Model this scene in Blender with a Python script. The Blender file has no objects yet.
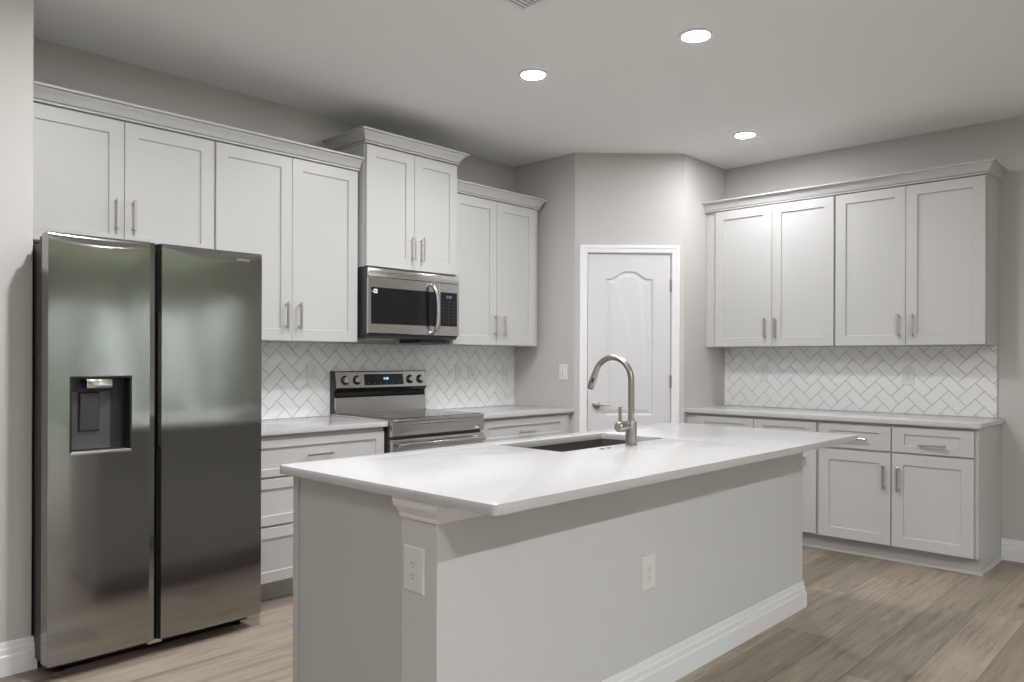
import bpy, bmesh, math
from mathutils import Vector, Matrix

C = bpy.context.scene.collection
sc = bpy.context.scene
R = math.radians

# ------------------------------------------------------------------ camera
F_PX, HZ, YAW, ROLL = 770.6, 358.6, R(43.3636), R(0.1948)
cam_d = bpy.data.cameras.new('camera')
cam = bpy.data.objects.new('camera', cam_d); C.objects.link(cam)
cam_d.sensor_width = 36.0
cam_d.lens = F_PX / 1024 * 36.0
cam_d.shift_y = (HZ - 341) / 1024
cam_d.clip_start = 0.05
fw = Vector((math.cos(YAW), math.sin(YAW), 0)); rt = Vector((math.sin(YAW), -math.cos(YAW), 0)); up = Vector((0, 0, 1))
rt2 = rt * math.cos(ROLL) + up * math.sin(ROLL)
up2 = up * math.cos(ROLL) - rt * math.sin(ROLL)
mw = Matrix.Identity(4)
for i in range(3):
    mw[i][0] = rt2[i]; mw[i][1] = up2[i]; mw[i][2] = -fw[i]
mw[0][3], mw[1][3], mw[2][3] = -0.7128, -4.2959, 1.2885
cam.matrix_world = mw
sc.camera = cam

# ------------------------------------------------------------------ world, light, exposure
SKY_K = 9.0
sc.view_settings.view_transform = 'Standard'
sc.view_settings.look = 'None'
sc.view_settings.exposure = 0.47
sc.view_settings.gamma = 1.0
sc.view_settings.use_curve_mapping = False
w = bpy.data.worlds.new('sky'); sc.world = w; w.use_nodes = True
nt = w.node_tree
bg = nt.nodes['Background']
bg.inputs['Color'].default_value = (0.90, 0.96, 1.0, 1)
bg.inputs['Strength'].default_value = SKY_K

CEIL = 2.8505
# the room's ceiling lights (x, y, radiance of the lit diffuser): three in the photograph, the rest unseen, some added to share brightness
LIGHTS = [(2.437, -1.473, 390), (2.591, -2.387, 345), (4.286, -1.794, 250),
          (0.66, -1.92, 730), (-0.9, -2.9, 160), (-2.2, -5.9, 380), (-0.6, -5.9, 800), (0.8, -5.9, 820), (2.2, -5.9, 320)]  # lamp beside the camera and leftmost rear lamp added to share brightness

# ------------------------------------------------------------------ materials
def mat(name, col, rough=0.5, metal=0.0, spec=0.5, emit=None, ek=1.0):
    m = bpy.data.materials.new(name); m.use_nodes = True
    b = m.node_tree.nodes['Principled BSDF']
    b.inputs['Base Color'].default_value = (*col, 1)
    b.inputs['Roughness'].default_value = rough
    b.inputs['Metallic'].default_value = metal
    b.inputs['Specular IOR Level'].default_value = spec
    if emit:
        b.inputs['Emission Color'].default_value = (*emit, 1)
        b.inputs['Emission Strength'].default_value = ek
    return m
def nodes(m): return m.node_tree.nodes, m.node_tree.links, m.node_tree.nodes['Principled BSDF']
def coord(m, scale=(1, 1, 1), rot=(0, 0, 0), loc=(0, 0, 0), kind='Object'):
    n, l, b = nodes(m)
    tc = n.new('ShaderNodeTexCoord'); mp = n.new('ShaderNodeMapping')
    mp.inputs['Scale'].default_value = scale; mp.inputs['Rotation'].default_value = rot; mp.inputs['Location'].default_value = loc
    l.new(tc.outputs[kind], mp.inputs['Vector'])
    return mp.outputs['Vector']
def noise(m, vec, scale, detail=2.0, rough=0.5):
    n, l, b = nodes(m)
    t = n.new('ShaderNodeTexNoise'); t.inputs['Scale'].default_value = scale
    t.inputs['Detail'].default_value = detail; t.inputs['Roughness'].default_value = rough
    l.new(vec, t.inputs['Vector']); return t.outputs['Fac']
def ramp(m, fac, stops):
    n, l, b = nodes(m)
    r = n.new('ShaderNodeValToRGB'); l.new(fac, r.inputs['Fac'])
    e = r.color_ramp.elements
    while len(e) < len(stops): e.new(0.5)
    for k, (p, c) in enumerate(stops):
        e[k].position = p; e[k].color = (*c, 1)
    return r.outputs['Color']
def bump(m, fac, strength, dist=0.002):
    n, l, b = nodes(m)
    t = n.new('ShaderNodeBump'); t.inputs['Strength'].default_value = strength; t.inputs['Distance'].default_value = dist
    l.new(fac, t.inputs['Height']); l.new(t.outputs['Normal'], b.inputs['Normal'])
def mixc(m, fac, a, c, mode='MIX'):
    n, l, b = nodes(m)
    x = n.new('ShaderNodeMix'); x.data_type = 'RGBA'; x.blend_type = mode
    if isinstance(fac, float): x.inputs[0].default_value = fac
    else: l.new(fac, x.inputs[0])
    for s, v in ((6, a), (7, c)):
        if isinstance(v, tuple): x.inputs[s].default_value = (*v, 1)
        else: l.new(v, x.inputs[s])
    return x.outputs[2]

WALL = mat('wall_paint', (0.59, 0.57, 0.55), 0.75, spec=0.25)
bump(WALL, noise(WALL, coord(WALL), 160, 3), 0.12, 0.001)
HALFWALL = mat('half_wall_paint', (0.66, 0.66, 0.66), 0.7, spec=0.25)
bump(HALFWALL, noise(HALFWALL, coord(HALFWALL), 160, 3), 0.12, 0.001)
CEILM = mat('ceiling_paint', (0.90, 0.90, 0.89), 0.9, spec=0.15)
bump(CEILM, noise(CEILM, coord(CEILM), 45, 4), 0.25, 0.003)
CAB = mat('cabinet_paint', (0.545, 0.545, 0.535), 0.38, spec=0.4)
TRIM = mat('white_trim_paint', (0.86, 0.865, 0.88), 0.4, spec=0.4)
DOORW = mat('white_door_paint', (0.70, 0.70, 0.71), 0.45, spec=0.35)
TILE = mat('white_tile_glaze', (0.88, 0.88, 0.87), 0.22, spec=0.5)
GROUT = mat('grey_grout', (0.24, 0.24, 0.235), 0.85)
NICKEL = mat('brushed_nickel', (0.45, 0.43, 0.39), 0.3, 1.0)
PULL = mat('satin_nickel_pull', (0.60, 0.585, 0.56), 0.3, 1.0)
CHROME = mat('polished_metal', (0.66, 0.66, 0.66), 0.12, 1.0)
PLASTIC = mat('white_plastic', (0.78, 0.78, 0.76), 0.35)
TILEPLATE = mat('pale_plate_plastic', (0.76, 0.76, 0.74), 0.35)
SLOT = mat('dark_slot', (0.05, 0.05, 0.05), 0.6)
BLACK = mat('black_plastic', (0.012, 0.012, 0.013), 0.4)
CHARCOAL = mat('charcoal_enamel', (0.045, 0.045, 0.046), 0.45)
GLASSB = mat('black_glass', (0.008, 0.008, 0.009), 0.06, spec=0.5)
DISPG = mat('dispenser_grey', (0.07, 0.07, 0.075), 0.4)
DIMMARK = mat('dim_printed_marks', (0.10, 0.10, 0.105), 0.5)
SINKM = mat('dark_sink_composite', (0.095, 0.089, 0.080), 0.5, spec=0.2)
def lens_mat(k): return mat('lit_diffuser', (0.9, 0.9, 0.9), 0.5, emit=(1.0, 0.993, 1.02), ek=k)
DIGIT = mat('blue_lit_digits', (0.05, 0.1, 0.2), 0.4, emit=(0.25, 0.55, 1.0), ek=2.0)
PALEMARK = mat('pale_printed_marks', (0.42, 0.42, 0.43), 0.5)
INKM = mat('dark_printed_ink', (0.03, 0.03, 0.03), 0.5)
LOGO = mat('etched_logo', (0.55, 0.55, 0.55), 0.4, 0.6)

def brushed(name, col, rough, aniso, smear):
    """brushed sheet; smear is the direction its highlights are drawn out in"""
    m = mat(name, col, rough, 1.0)
    n, l, b = nodes(m)
    f = noise(m, coord(m, (0.6, 8, 30)), 60, 3, 0.6)
    mr = n.new('ShaderNodeMapRange'); mr.inputs['To Min'].default_value = rough - 0.01; mr.inputs['To Max'].default_value = rough + 0.015
    l.new(f, mr.inputs['Value']); l.new(mr.outputs['Result'], b.inputs['Roughness'])
    b.inputs['Anisotropic'].default_value = aniso
    tv = n.new('ShaderNodeCombineXYZ'); tv.inputs[smear].default_value = 1.0; tv.inputs[1].default_value = 0.25   # never parallel to a face's normal
    l.new(tv.outputs[0], b.inputs['Tangent'])
    return m
STEEL = brushed('brushed_stainless', (0.60, 0.595, 0.58), 0.22, 0.35, 2)
FRIDGE_STEEL = brushed('fingerprint_resistant_stainless', (0.33, 0.33, 0.325), 0.115, 0.6, 0)

QUARTZ = mat('speckled_white_quartz', (0.8, 0.8, 0.79), 0.14)
_n, _l, _b = nodes(QUARTZ)
_v = coord(QUARTZ)
_vo = _n.new('ShaderNodeTexVoronoi'); _vo.inputs['Scale'].default_value = 140; _l.new(_v, _vo.inputs['Vector'])
_sp = ramp(QUARTZ, _vo.outputs['Distance'], [(0.0, (1, 1, 1)), (0.20, (1, 1, 1)), (0.30, (0, 0, 0))])
_pk = ramp(QUARTZ, noise(QUARTZ, _v, 90, 1), [(0.0, (0, 0, 0)), (0.62, (0, 0, 0)), (0.66, (1, 1, 1))])
_mk = mixc(QUARTZ, 1.0, _sp, _pk, 'MULTIPLY')
_cl = ramp(QUARTZ, noise(QUARTZ, _v, 9, 4), [(0.3, (0.555, 0.555, 0.552)), (0.7, (0.57, 0.57, 0.567))])
_l.new(mixc(QUARTZ, _mk, _cl, (0.26, 0.25, 0.235)), _b.inputs['Base Color'])

FLOOR = mat('wood_plank_floor', (0.3, 0.25, 0.2), 0.42, spec=0.4)
_n, _l, _b = nodes(FLOOR)
_v = coord(FLOOR, loc=(-0.33, 3.53 + 0.2032 * 40, 0))
_bk = _n.new('ShaderNodeTexBrick')
_bk.offset = 0.0; _bk.offset_frequency = 2; _bk.squash = 1.0
_bk.inputs['Scale'].default_value = 1.0
_bk.inputs['Brick Width'].default_value = 1.22; _bk.inputs['Row Height'].default_value = 0.2032
_bk.inputs['Mortar Size'].default_value = 0.0016; _bk.inputs['Mortar Smooth'].default_value = 0.3; _bk.inputs['Bias'].default_value = 0.0
_bk.inputs['Color1'].default_value = (0, 0, 0, 1); _bk.inputs['Color2'].default_value = (1, 1, 1, 1); _bk.inputs['Mortar'].default_value = (0.4, 0.4, 0.4, 1)
_sx = _n.new('ShaderNodeSeparateXYZ'); _l.new(_v, _sx.inputs[0])
_dv = _n.new('ShaderNodeMath'); _dv.operation = 'DIVIDE'; _dv.inputs[1].default_value = 0.2032; _l.new(_sx.outputs[1], _dv.inputs[0])
_fl = _n.new('ShaderNodeMath'); _fl.operation = 'FLOOR'; _l.new(_dv.outputs[0], _fl.inputs[0])
_wn = _n.new('ShaderNodeTexWhiteNoise'); _wn.noise_dimensions = '1D'; _l.new(_fl.outputs[0], _wn.inputs['W'])
_ma = _n.new('ShaderNodeMath'); _ma.operation = 'MULTIPLY_ADD'; _ma.inputs[1].default_value = 1.22
_l.new(_wn.outputs['Value'], _ma.inputs[0]); _l.new(_sx.outputs[0], _ma.inputs[2])
_cx = _n.new('ShaderNodeCombineXYZ'); _l.new(_ma.outputs[0], _cx.inputs[0]); _l.new(_sx.outputs[1], _cx.inputs[1])
_l.new(_cx.outputs[0], _bk.inputs['Vector'])
_tone = ramp(FLOOR, _bk.outputs['Color'], [(0.0, (0.215, 0.184, 0.148)), (0.45, (0.300, 0.258, 0.206)), (1.0, (0.40, 0.348, 0.278))])
# grain, offset from plank to plank
_ad = _n.new('ShaderNodeVectorMath'); _ad.operation = 'MULTIPLY_ADD'
_l.new(_bk.outputs['Color'], _ad.inputs[0]); _ad.inputs[1].default_value = (7, 13, 5)
_l.new(coord(FLOOR, (0.9, 13, 1)), _ad.inputs[2])
_g1 = noise(FLOOR, _ad.outputs[0], 2.2, 7, 0.62)
_g2 = noise(FLOOR, _ad.outputs[0], 14, 4, 0.6)
_gc = ramp(FLOOR, _g1, [(0.28, (0.62, 0.60, 0.58)), (0.5, (1, 1, 1)), (0.72, (1.22, 1.2, 1.16))])
_gd = ramp(FLOOR, _g2, [(0.3, (0.86, 0.85, 0.84)), (0.6, (1.05, 1.05, 1.05))])
_x = mixc(FLOOR, 1.0, _tone, _gc, 'MULTIPLY'); _x = mixc(FLOOR, 1.0, _x, _gd, 'MULTIPLY')
_kn = _n.new('ShaderNodeTexVoronoi'); _kn.inputs['Scale'].default_value = 1.0
_l.new(coord(FLOOR, (1.5, 4.2, 1), loc=(0.3, 0.1, 0)), _kn.inputs['Vector'])
_kc = ramp(FLOOR, _kn.outputs['Distance'], [(0.0, (0.45, 0.43, 0.41)), (0.035, (0.62, 0.6, 0.58)), (0.12, (1, 1, 1))])
_x = mixc(FLOOR, 1.0, _x, _kc, 'MULTIPLY')
_l.new(mixc(FLOOR, _bk.outputs['Fac'], _x, (0.10, 0.082, 0.065)), _b.inputs['Base Color'])
bump(FLOOR, _g2, 0.08, 0.001)
HEDGE = mat('hedge_leaves', (0.215, 0.222, 0.197), 0.9)
bump(HEDGE, noise(HEDGE, coord(HEDGE), 9, 5), 1.0, 0.15)
LAWN = mat('lawn_green', (0.10, 0.17, 0.06), 0.9)
PANE = bpy.data.materials.new('window_glass'); PANE.use_nodes = True
_n = PANE.node_tree.nodes; _l = PANE.node_tree.links
_n.remove(_n['Principled BSDF'])
_tr = _n.new('ShaderNodeBsdfTransparent'); _gl = _n.new('ShaderNodeBsdfGlossy'); _gl.inputs['Roughness'].default_value = 0.02
_mx = _n.new('ShaderNodeMixShader'); _mx.inputs[0].default_value = 0.06
_l.new(_tr.outputs[0], _mx.inputs[1]); _l.new(_gl.outputs[0], _mx.inputs[2]); _l.new(_mx.outputs[0], _n['Material Output'].inputs['Surface'])

# ------------------------------------------------------------------ mesh helpers
class MB:
    """collects shapes; build() links them as one mesh object"""
    def __init__(s): s.v = []; s.f = []
    def add(s, vs, fs):
        o = len(s.v); s.v += [tuple(p) for p in vs]; s.f += [tuple(i + o for i in f) for f in fs]; return s
    def box(s, x0, x1, y0, y1, z0, z1, b=0.0, seg=1):
        if b <= 0:
            vs = [(x, y, z) for z in (z0, z1) for y in (y0, y1) for x in (x0, x1)]
            return s.add(vs, [(0, 2, 3, 1), (4, 5, 7, 6), (0, 1, 5, 4), (2, 6, 7, 3), (0, 4, 6, 2), (1, 3, 7, 5)])
        bm = bmesh.new(); bmesh.ops.create_cube(bm, size=1)
        for p in bm.verts:
            p.co = Vector((x0 + (p.co.x + .5) * (x1 - x0), y0 + (p.co.y + .5) * (y1 - y0), z0 + (p.co.z + .5) * (z1 - z0)))
        bmesh.ops.bevel(bm, geom=bm.edges[:], offset=b, segments=seg, affect='EDGES', profile=0.5)
        return s.bm(bm)
    def bm(s, bm):
        bm.verts.index_update()
        s.add([p.co[:] for p in bm.verts], [[q.index for q in f.verts] for f in bm.faces]); bm.free(); return s
    def prism(s, poly, axis, a, c):
        """extrude polygon between a and c along an axis; poly gives the other two coordinates in xyz order"""
        n = len(poly)
        def P(p, t):
            q = list(p); q.insert(axis, t); return q
        vs = [P(p, a) for p in poly] + [P(p, c) for p in poly]
        fs = [tuple(range(n)), tuple(range(2 * n - 1, n - 1, -1))] + [(i, (i + 1) % n, n + (i + 1) % n, n + i) for i in range(n)]
        return s.add(vs, fs)
    def lathe(s, prof, o, axis=2, n=28, sgn=1):
        """prof = [(radius, height)], turned about an axis through o"""
        vs, fs = [], []
        for r, h in prof:
            for k in range(n):
                a = 2 * math.pi * k / n
                q = [r * math.cos(a), r * math.sin(a)]; q.insert(axis, h * sgn)
                vs.append((o[0] + q[0], o[1] + q[1], o[2] + q[2]))
        m = len(prof)
        for j in range(m - 1):
            for k in range(n):
                fs.append((j * n + k, j * n + (k + 1) % n, (j + 1) * n + (k + 1) % n, (j + 1) * n + k))
        fs.append(tuple(range(n))); fs.append(tuple((m - 1) * n + k for k in range(n)))
        return s.add(vs, fs)
    def tube(s, pts, rad, n=16, sq=False):
        """round tube (or rectangular bar: sq=(half a, half b)) along points"""
        pts = [Vector(p) for p in pts]; N = len(pts)
        rads = rad if isinstance(rad, (list, tuple)) else [rad] * N
        t0 = (pts[1] - pts[0]).normalized()
        ref = Vector((0, 0, 1)) if abs(t0.z) < 0.9 else Vector((1, 0, 0))
        x = (ref - t0 * ref.dot(t0)).normalized()
        vs, fs = [], []
        for i, p in enumerate(pts):
            a = pts[min(i + 1, N - 1)] - p; c = p - pts[max(i - 1, 0)]
            t = ((a.normalized() if a.length else Vector()) + (c.normalized() if c.length else Vector())).normalized()
            x = (x - t * x.dot(t)).normalized(); y = t.cross(x)
            for k in range(n):
                an = 2 * math.pi * k / n
                vs.append(p + (x * math.cos(an) + y * math.sin(an)) * rads[i])
        for j in range(N - 1):
            for k in range(n):
                fs.append((j * n + k, j * n + (k + 1) % n, (j + 1) * n + (k + 1) % n, (j + 1) * n + k))
        fs.append(tuple(range(n))); fs.append(tuple((N - 1) * n + k for k in range(n)))
        return s.add(vs, fs)
    def sweep(s, path, prof, put, closed=False):
        """profile (offset to the right of the path, height) swept along a flat path with mitred corners"""
        N = len(path); ring = []
        def nrm(a, c):
            dx, dy = c[0] - a[0], c[1] - a[1]; L = math.hypot(dx, dy); return (dy / L, -dx / L)
        for i, p in enumerate(path):
            ns = []
            if closed or i > 0: ns.append(nrm(path[i - 1], p))
            if closed or i < N - 1: ns.append(nrm(p, path[(i + 1) % N]))
            if len(ns) == 2:
                k = 1 + ns[0][0] * ns[1][0] + ns[0][1] * ns[1][1]
                m = ((ns[0][0] + ns[1][0]) / k, (ns[0][1] + ns[1][1]) / k)
            else: m = ns[0]
            ring.append([put(p[0] + m[0] * o, p[1] + m[1] * o, h) for o, h in prof])
        n = len(prof); vs = [q for r in ring for q in r]; fs = []
        for j in range(N if closed else N - 1):
            for k in range(n):
                a = j * n; c = ((j + 1) % N) * n
                fs.append((a + k, a + (k + 1) % n, c + (k + 1) % n, c + k))
        if not closed: fs += [tuple(range(n)), tuple((N - 1) * n + k for k in range(n))]
        return s.add(vs, fs)
    def rings(s, rr, cap0=True, cap1=True):
        n = len(rr[0]); fs = []
        for j in range(len(rr) - 1):
            for k in range(n):
                fs.append((j * n + k, j * n + (k + 1) % n, (j + 1) * n + (k + 1) % n, (j + 1) * n + k))
        if cap0: fs.append(tuple(range(n)))
        if cap1: fs.append(tuple((len(rr) - 1) * n + k for k in range(n)))
        return s.add([q for r in rr for q in r], fs)
    def build(s, name, m, parent=None, smooth=True, angle=32):
        me = bpy.data.meshes.new(name)
        me.from_pydata(s.v, [], s.f)
        bm = bmesh.new(); bm.from_mesh(me)
        bmesh.ops.recalc_face_normals(bm, faces=bm.faces[:]); bm.to_mesh(me); bm.free()
        if smooth:
            me.shade_smooth(); me.set_sharp_from_angle(angle=R(angle))
        me.materials.append(m)
        o = bpy.data.objects.new(name, me); C.objects.link(o)
        if parent is not None: o.parent = parent
        return o

def tag(o, label, cat, group=None):
    o['label'] = label; o['category'] = cat
    if group: o['group'] = group
    return o
def thing(name, label, cat, loc=(0, 0, 0), rz=0.0, group=None):
    o = bpy.data.objects.new(name, None); C.objects.link(o)
    o.empty_display_size = 0.1
    o.location = loc; o.rotation_euler = (0, 0, rz)
    return tag(o, label, cat, group)
def struct(name, mb, m, parent=None):
    o = mb.build(name, m, parent)
    if parent is None: o['kind'] = 'structure'
    return o

# local frames along a wall: u runs to the right as one faces it, d goes INTO the wall (room side is negative), w is up
XB = 5.099                       # wall with the long run of cabinets
XR, YR = 3.8587, -0.6295         # pantry corner, left edge
XA, YA = 4.4553, -1.2164         # pantry corner, right edge
A_FRAME = ((0, 0, 0), 0.0)
B_FRAME = ((XB, 0, 0), -math.pi / 2)          # u = -y, d = x - XB
P_ANG = math.atan2(YA - YR, XA - XR)
P_LEN = math.hypot(XA - XR, YA - YR)
P_FRAME = ((XR, YR, 0), P_ANG)

# ------------------------------------------------------------------ room shell
T = 0.12
X0, Y0 = -3.6, -11.5
struct('floor', MB().box(X0 - T, XB + T, Y0 - T, T, -0.1, 0), FLOOR)
struct('ceiling', MB().box(X0 - T, XB + T, Y0 - T, T, CEIL, CEIL + 0.1), CEILM)
struct('wall_left', MB().box(0.243, XB + T, 0, T, 0, CEIL), WALL)
struct('wall_near_left', MB().box(X0, 0.243, -0.668, T, 0, CEIL, 0.004), WALL)
struct('wall_corner_left', MB().box(XR, XR + T, YR, -0.0005, 0, CEIL), WALL)
struct('wall_corner_right', MB().box(XA, XB - 0.0005, YA, YA + T, 0, CEIL), WALL)
WY0, WY1, WZ0, WZ1 = -11.1, -8.1, 0.08, 2.2          # sliding door far down the right wall
rwm = MB().box(XB, XB + T, WY1, -0.0005, 0, CEIL).box(XB, XB + T, Y0, WY0, 0, CEIL)
rwm.box(XB, XB + T, WY0, WY1, 0, WZ0).box(XB, XB + T, WY0, WY1, WZ1, CEIL)
struct('wall_right', rwm, WALL)
fr = MB(); e = 0.045
fr.box(XB + 0.03, XB + 0.09, WY0, WY1, WZ0, WZ0 + e).box(XB + 0.03, XB + 0.09, WY0, WY1, WZ1 - e, WZ1)
for q in (WY0, (WY0 + WY1) / 2 - e / 2, WY1 - e): fr.box(XB + 0.03, XB + 0.09, q, q + e, WZ0 + e, WZ1 - e)
f = struct('window_4', fr, TRIM)
MB().box(XB + 0.058, XB + 0.062, WY0 + e, WY1 - e, WZ0 + e, WZ1 - e).build('pane', PANE, f)
# slanted pantry wall with its door opening
DU0, DU1, DZ1 = 0.098, 0.738, 2.090
pw = MB()
pw.box(0, DU0 - 0.012, 0, T, 0, CEIL); pw.box(DU1 + 0.012, P_LEN, 0, T, 0, CEIL); pw.box(DU0 - 0.012, DU1 + 0.012, 0, T, DZ1 + 0.012, CEIL)
pwo = struct('wall_corner', pw, WALL); pwo.location = P_FRAME[0]; pwo.rotation_euler = (0, 0, P_ANG)
struct('wall_west', MB().box(X0 - T, X0, Y0, -0.668, 0, CEIL), WALL)
# rear wall with tall windows onto the garden
WIN = [(-2.6, -0.6, 0.08, 2.2), (1.9, 3.35, 0.08, 2.2), (3.5, 4.95, 0.08, 2.2)]
rw = MB(); x = X0
for a, b, z0, z1 in WIN:
    rw.box(x, a, Y0 - T, Y0, 0, CEIL); rw.box(a, b, Y0 - T, Y0, 0, z0); rw.box(a, b, Y0 - T, Y0, z1, CEIL); x = b
rw.box(x, XB, Y0 - T, Y0, 0, CEIL)
struct('wall_rear', rw, WALL)
for k, (a, b, z0, z1) in enumerate(WIN):
    fr = MB(); e = 0.045
    fr.box(a, b, Y0 - 0.09, Y0 - 0.03, z0, z0 + e); fr.box(a, b, Y0 - 0.09, Y0 - 0.03, z1 - e, z1)
    for q in (a, (a + b) / 2 - e / 2, b - e): fr.box(q, q + e, Y0 - 0.09, Y0 - 0.03, z0 + e, z1 - e)
    f = struct('window_%d' % (k + 1), fr, TRIM)
    MB().box(a + e, b - e, Y0 - 0.062, Y0 - 0.058, z0 + e, z1 - e).build('pane', PANE, f)
# unseen greenery added to block low sky from the refrigerator's reflection
hg = MB()
for k in range(15):
    x = -12 + k * 1.9
    n = 16; vs = []
    hg.lathe([(0.75, 0), (0.98, 0.5), (1.05, 1.5), (1.0, 2.6), (0.7, 3.3 + 0.3 * math.sin(k * 2.1)), (0.2, 3.7 + 0.3 * math.sin(k * 2.1))], (x, -17.0 + 0.4 * math.sin(k * 1.7), -0.1199), 2, 14)
    if k < 8: hg.lathe([(0.75, 0), (0.98, 0.5), (1.05, 1.5), (1.0, 2.6), (0.7, 3.3), (0.2, 3.7)], (10.0 + 0.4 * math.sin(k * 2.7), -17.5 + k * 1.9, -0.1199), 2, 14)
struct('added_hedge', hg, HEDGE)
struct('lawn', MB().box(-14, 16, -30, Y0 - T - 0.01, -0.3, -0.12).box(XB + T + 0.01, 16, Y0 - T - 0.01, 0, -0.3, -0.12), LAWN)

# baseboards
BBP = [(0, 0), (0.016, 0), (0.016, 0.078), (0.0105, 0.084), (0.0105, 0.106), (0.006, 0.112), (0.0055, 0.130), (0.003, 0.136), (0, 0.136)]
flat = lambda a, b, h: (a, b, h)
struct('baseboard_near_left', MB().sweep([(X0, -0.668), (0.243, -0.668), (0.243, -0.02)], BBP, flat), TRIM)
struct('baseboard_right', MB().sweep([(XB, -3.176), (XB, Y0)], BBP, flat), TRIM)

# pantry door
CAS = [(0, 0), (0, -0.010), (0.008, -0.014), (0.030, -0.014), (0.036, -0.018), (0.055, -0.018), (0.058, -0.015), (0.058, 0)]
cs = MB().sweep([(DU0 - 0.004, 0.0), (DU0 - 0.004, DZ1 + 0.004), (DU1 + 0.004, DZ1 + 0.004), (DU1 + 0.004, 0.0)],
                [(-o, h) for o, h in CAS], lambda a, b, h: (a, h, b))
c1 = struct('trim_1', cs, TRIM); c1.location = P_FRAME[0]; c1.rotation_euler = (0, 0, P_ANG)
jb = MB()
jb.box(DU0 - 0.0119, DU0, 0.0005, T, 0, DZ1); jb.box(DU1, DU1 + 0.0119, 0.0005, T, 0, DZ1); jb.box(DU0 - 0.0119, DU1 + 0.0119, 0.0005, T, DZ1, DZ1 + 0.0119)
c2 = struct('trim_2', jb, TRIM); c2.location = P_FRAME[0]; c2.rotation_euler = (0, 0, P_ANG)

def panel_door(u0, u1, w0, w1, f, t, panels):
    """slab with sunk and raised panels; each panel = (ul, ur, wb, wt, arch)"""
    mb = MB(); NA = 24
    def outline(p, o):
        ul, ur, wb, wt, arch = p
        a, b = ul + o, ur - o
        pts = [(a, wb + o), (b, wb + o)]
        for k in range(NA + 1):
            s = k / NA
            xx = b + (a - b) * s
            c = math.cos((s - 0.5) * 2 * math.pi) * 0.5 + 0.5
            # shoulders stay level, the middle swells up
            g = c * c * (3 - 2 * c)
            pts.append((xx, wt - o + arch * g))
        return pts
    cuts = [w0] + [(panels[k][3] + panels[k][4] + panels[k + 1][2]) / 2 for k in range(len(panels) - 1)] + [w1]
    for k, p in enumerate(panels):
        z0, z1 = cuts[k], cuts[k + 1]
        o0 = outline(p, 0)
        rect = [(u0, z0), (u1, z0)] + [(u1, z1)] + [(q[0], z1) for q in o0[3:-1]] + [(u0, z1)]
        rr = [[(a, f, b) for a, b in rect]]
        for o, dd in ((0, 0), (0.007, 0.009), (0.016, 0.010), (0.040, 0.003)):
            rr.append([(a, f + dd, b) for a, b in outline(p, o)])
        mb.rings(rr, cap0=False)
    mb.add([(u0, f, w0), (u1, f, w0), (u1, f, w1), (u0, f, w1), (u0, f + t, w0), (u1, f + t, w0), (u1, f + t, w1), (u0, f + t, w1)],
           [(0, 4, 5, 1), (1, 5, 6, 2), (2, 6, 7, 3), (3, 7, 4, 0), (4, 7, 6, 5)])
    return mb
dm = panel_door(DU0 + 0.004, DU1 - 0.004, 0.012, DZ1 - 0.004, 0.004, 0.035,
                [(0.238, 0.598, 0.24, 0.70, 0.0), (0.238, 0.598, 0.862, 1.897, 0.058)])
d1 = dm.build('door_1', DOORW, None, angle=14); d1['kind'] = 'structure'; d1.location = P_FRAME[0]; d1.rotation_euler = (0, 0, P_ANG)
kb = MB().lathe([(0.0, 0), (0.031, 0), (0.031, 0.006), (0.026, 0.010), (0.012, 0.012), (0.012, 0.034), (0.017, 0.040), (0.017, 0.052), (0.0, 0.056)], (0.168, 0.0038, 0.939), 1, 28, -1)
kb.tube([(0.168, -0.036, 0.939), (0.20, -0.038, 0.940), (0.24, -0.038, 0.938), (0.272, -0.035, 0.936)], [0.009, 0.0085, 0.0075, 0.0065], 12)
kb.build('lever_handle', NICKEL, d1)
MB().box(DU0 - 0.001, DU0 + 0.0035, -0.001, 0.03, 0.90, 0.975).build('latch_plate', NICKEL, d1)
for z in (1.845, 1.114, 0.26):
    h = MB().lathe([(0.0065, 0), (0.0065, 0.088)], (DU1 - 0.002, -0.003, z - 0.044), 2, 14)
    h.lathe([(0.0045, 0), (0.008, 0.003), (0.0, 0.008)], (DU1 - 0.002, -0.003, z + 0.044), 2, 14)
    h.box(DU1 - 0.010, DU1 + 0.003, 0.000, 0.0035, z - 0.044, z + 0.044)
    if z == 1.114:
        h.tube([(DU1 - 0.001, 0.004, z + 0.046), (DU1 - 0.02, -0.03, z + 0.046), (DU1 - 0.03, -0.05, z + 0.046)], 0.004, 8)
    h.build('hinge', NICKEL, d1)

# ------------------------------------------------------------------ cabinet helpers
def shaker(u0, u1, w0, w1, f, stile=0.068, rail=0.066, t=0.018, rec=0.009):
    c = 0.0018
    def ring(o1, o2, d): return [(u0 + o1, d, w0 + o2), (u1 - o1, d, w0 + o2), (u1 - o1, d, w1 - o2), (u0 + o1, d, w1 - o2)]
    return MB().rings([ring(0, 0, f + t), ring(0, 0, f + c), ring(c, c, f), ring(stile, rail, f), ring(stile + 0.003, rail + 0.003, f + rec)])
def bar_pull(u, w, f, L, vert):
    """squared bar pull on two posts, centred on (u, w)"""
    mb = MB(); r = 0.0055; h = L / 2; q = h - 0.014
    if vert:
        mb.box(u - 0.007, u + 0.007, f - 0.036, f - 0.024, w - h, w + h, 0.0018)
        for s in (-q, q): mb.box(u - r, u + r, f - 0.0235, f + 0.0005, w + s - r, w + s + r, 0.0012)
    else:
        mb.box(u - h, u + h, f - 0.036, f - 0.024, w - 0.007, w + 0.007, 0.0018)
        for s in (-q, q): mb.box(u + s - r, u + s + r, f - 0.0235, f + 0.0005, w - r, w + r, 0.0012)
    return mb
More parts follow.
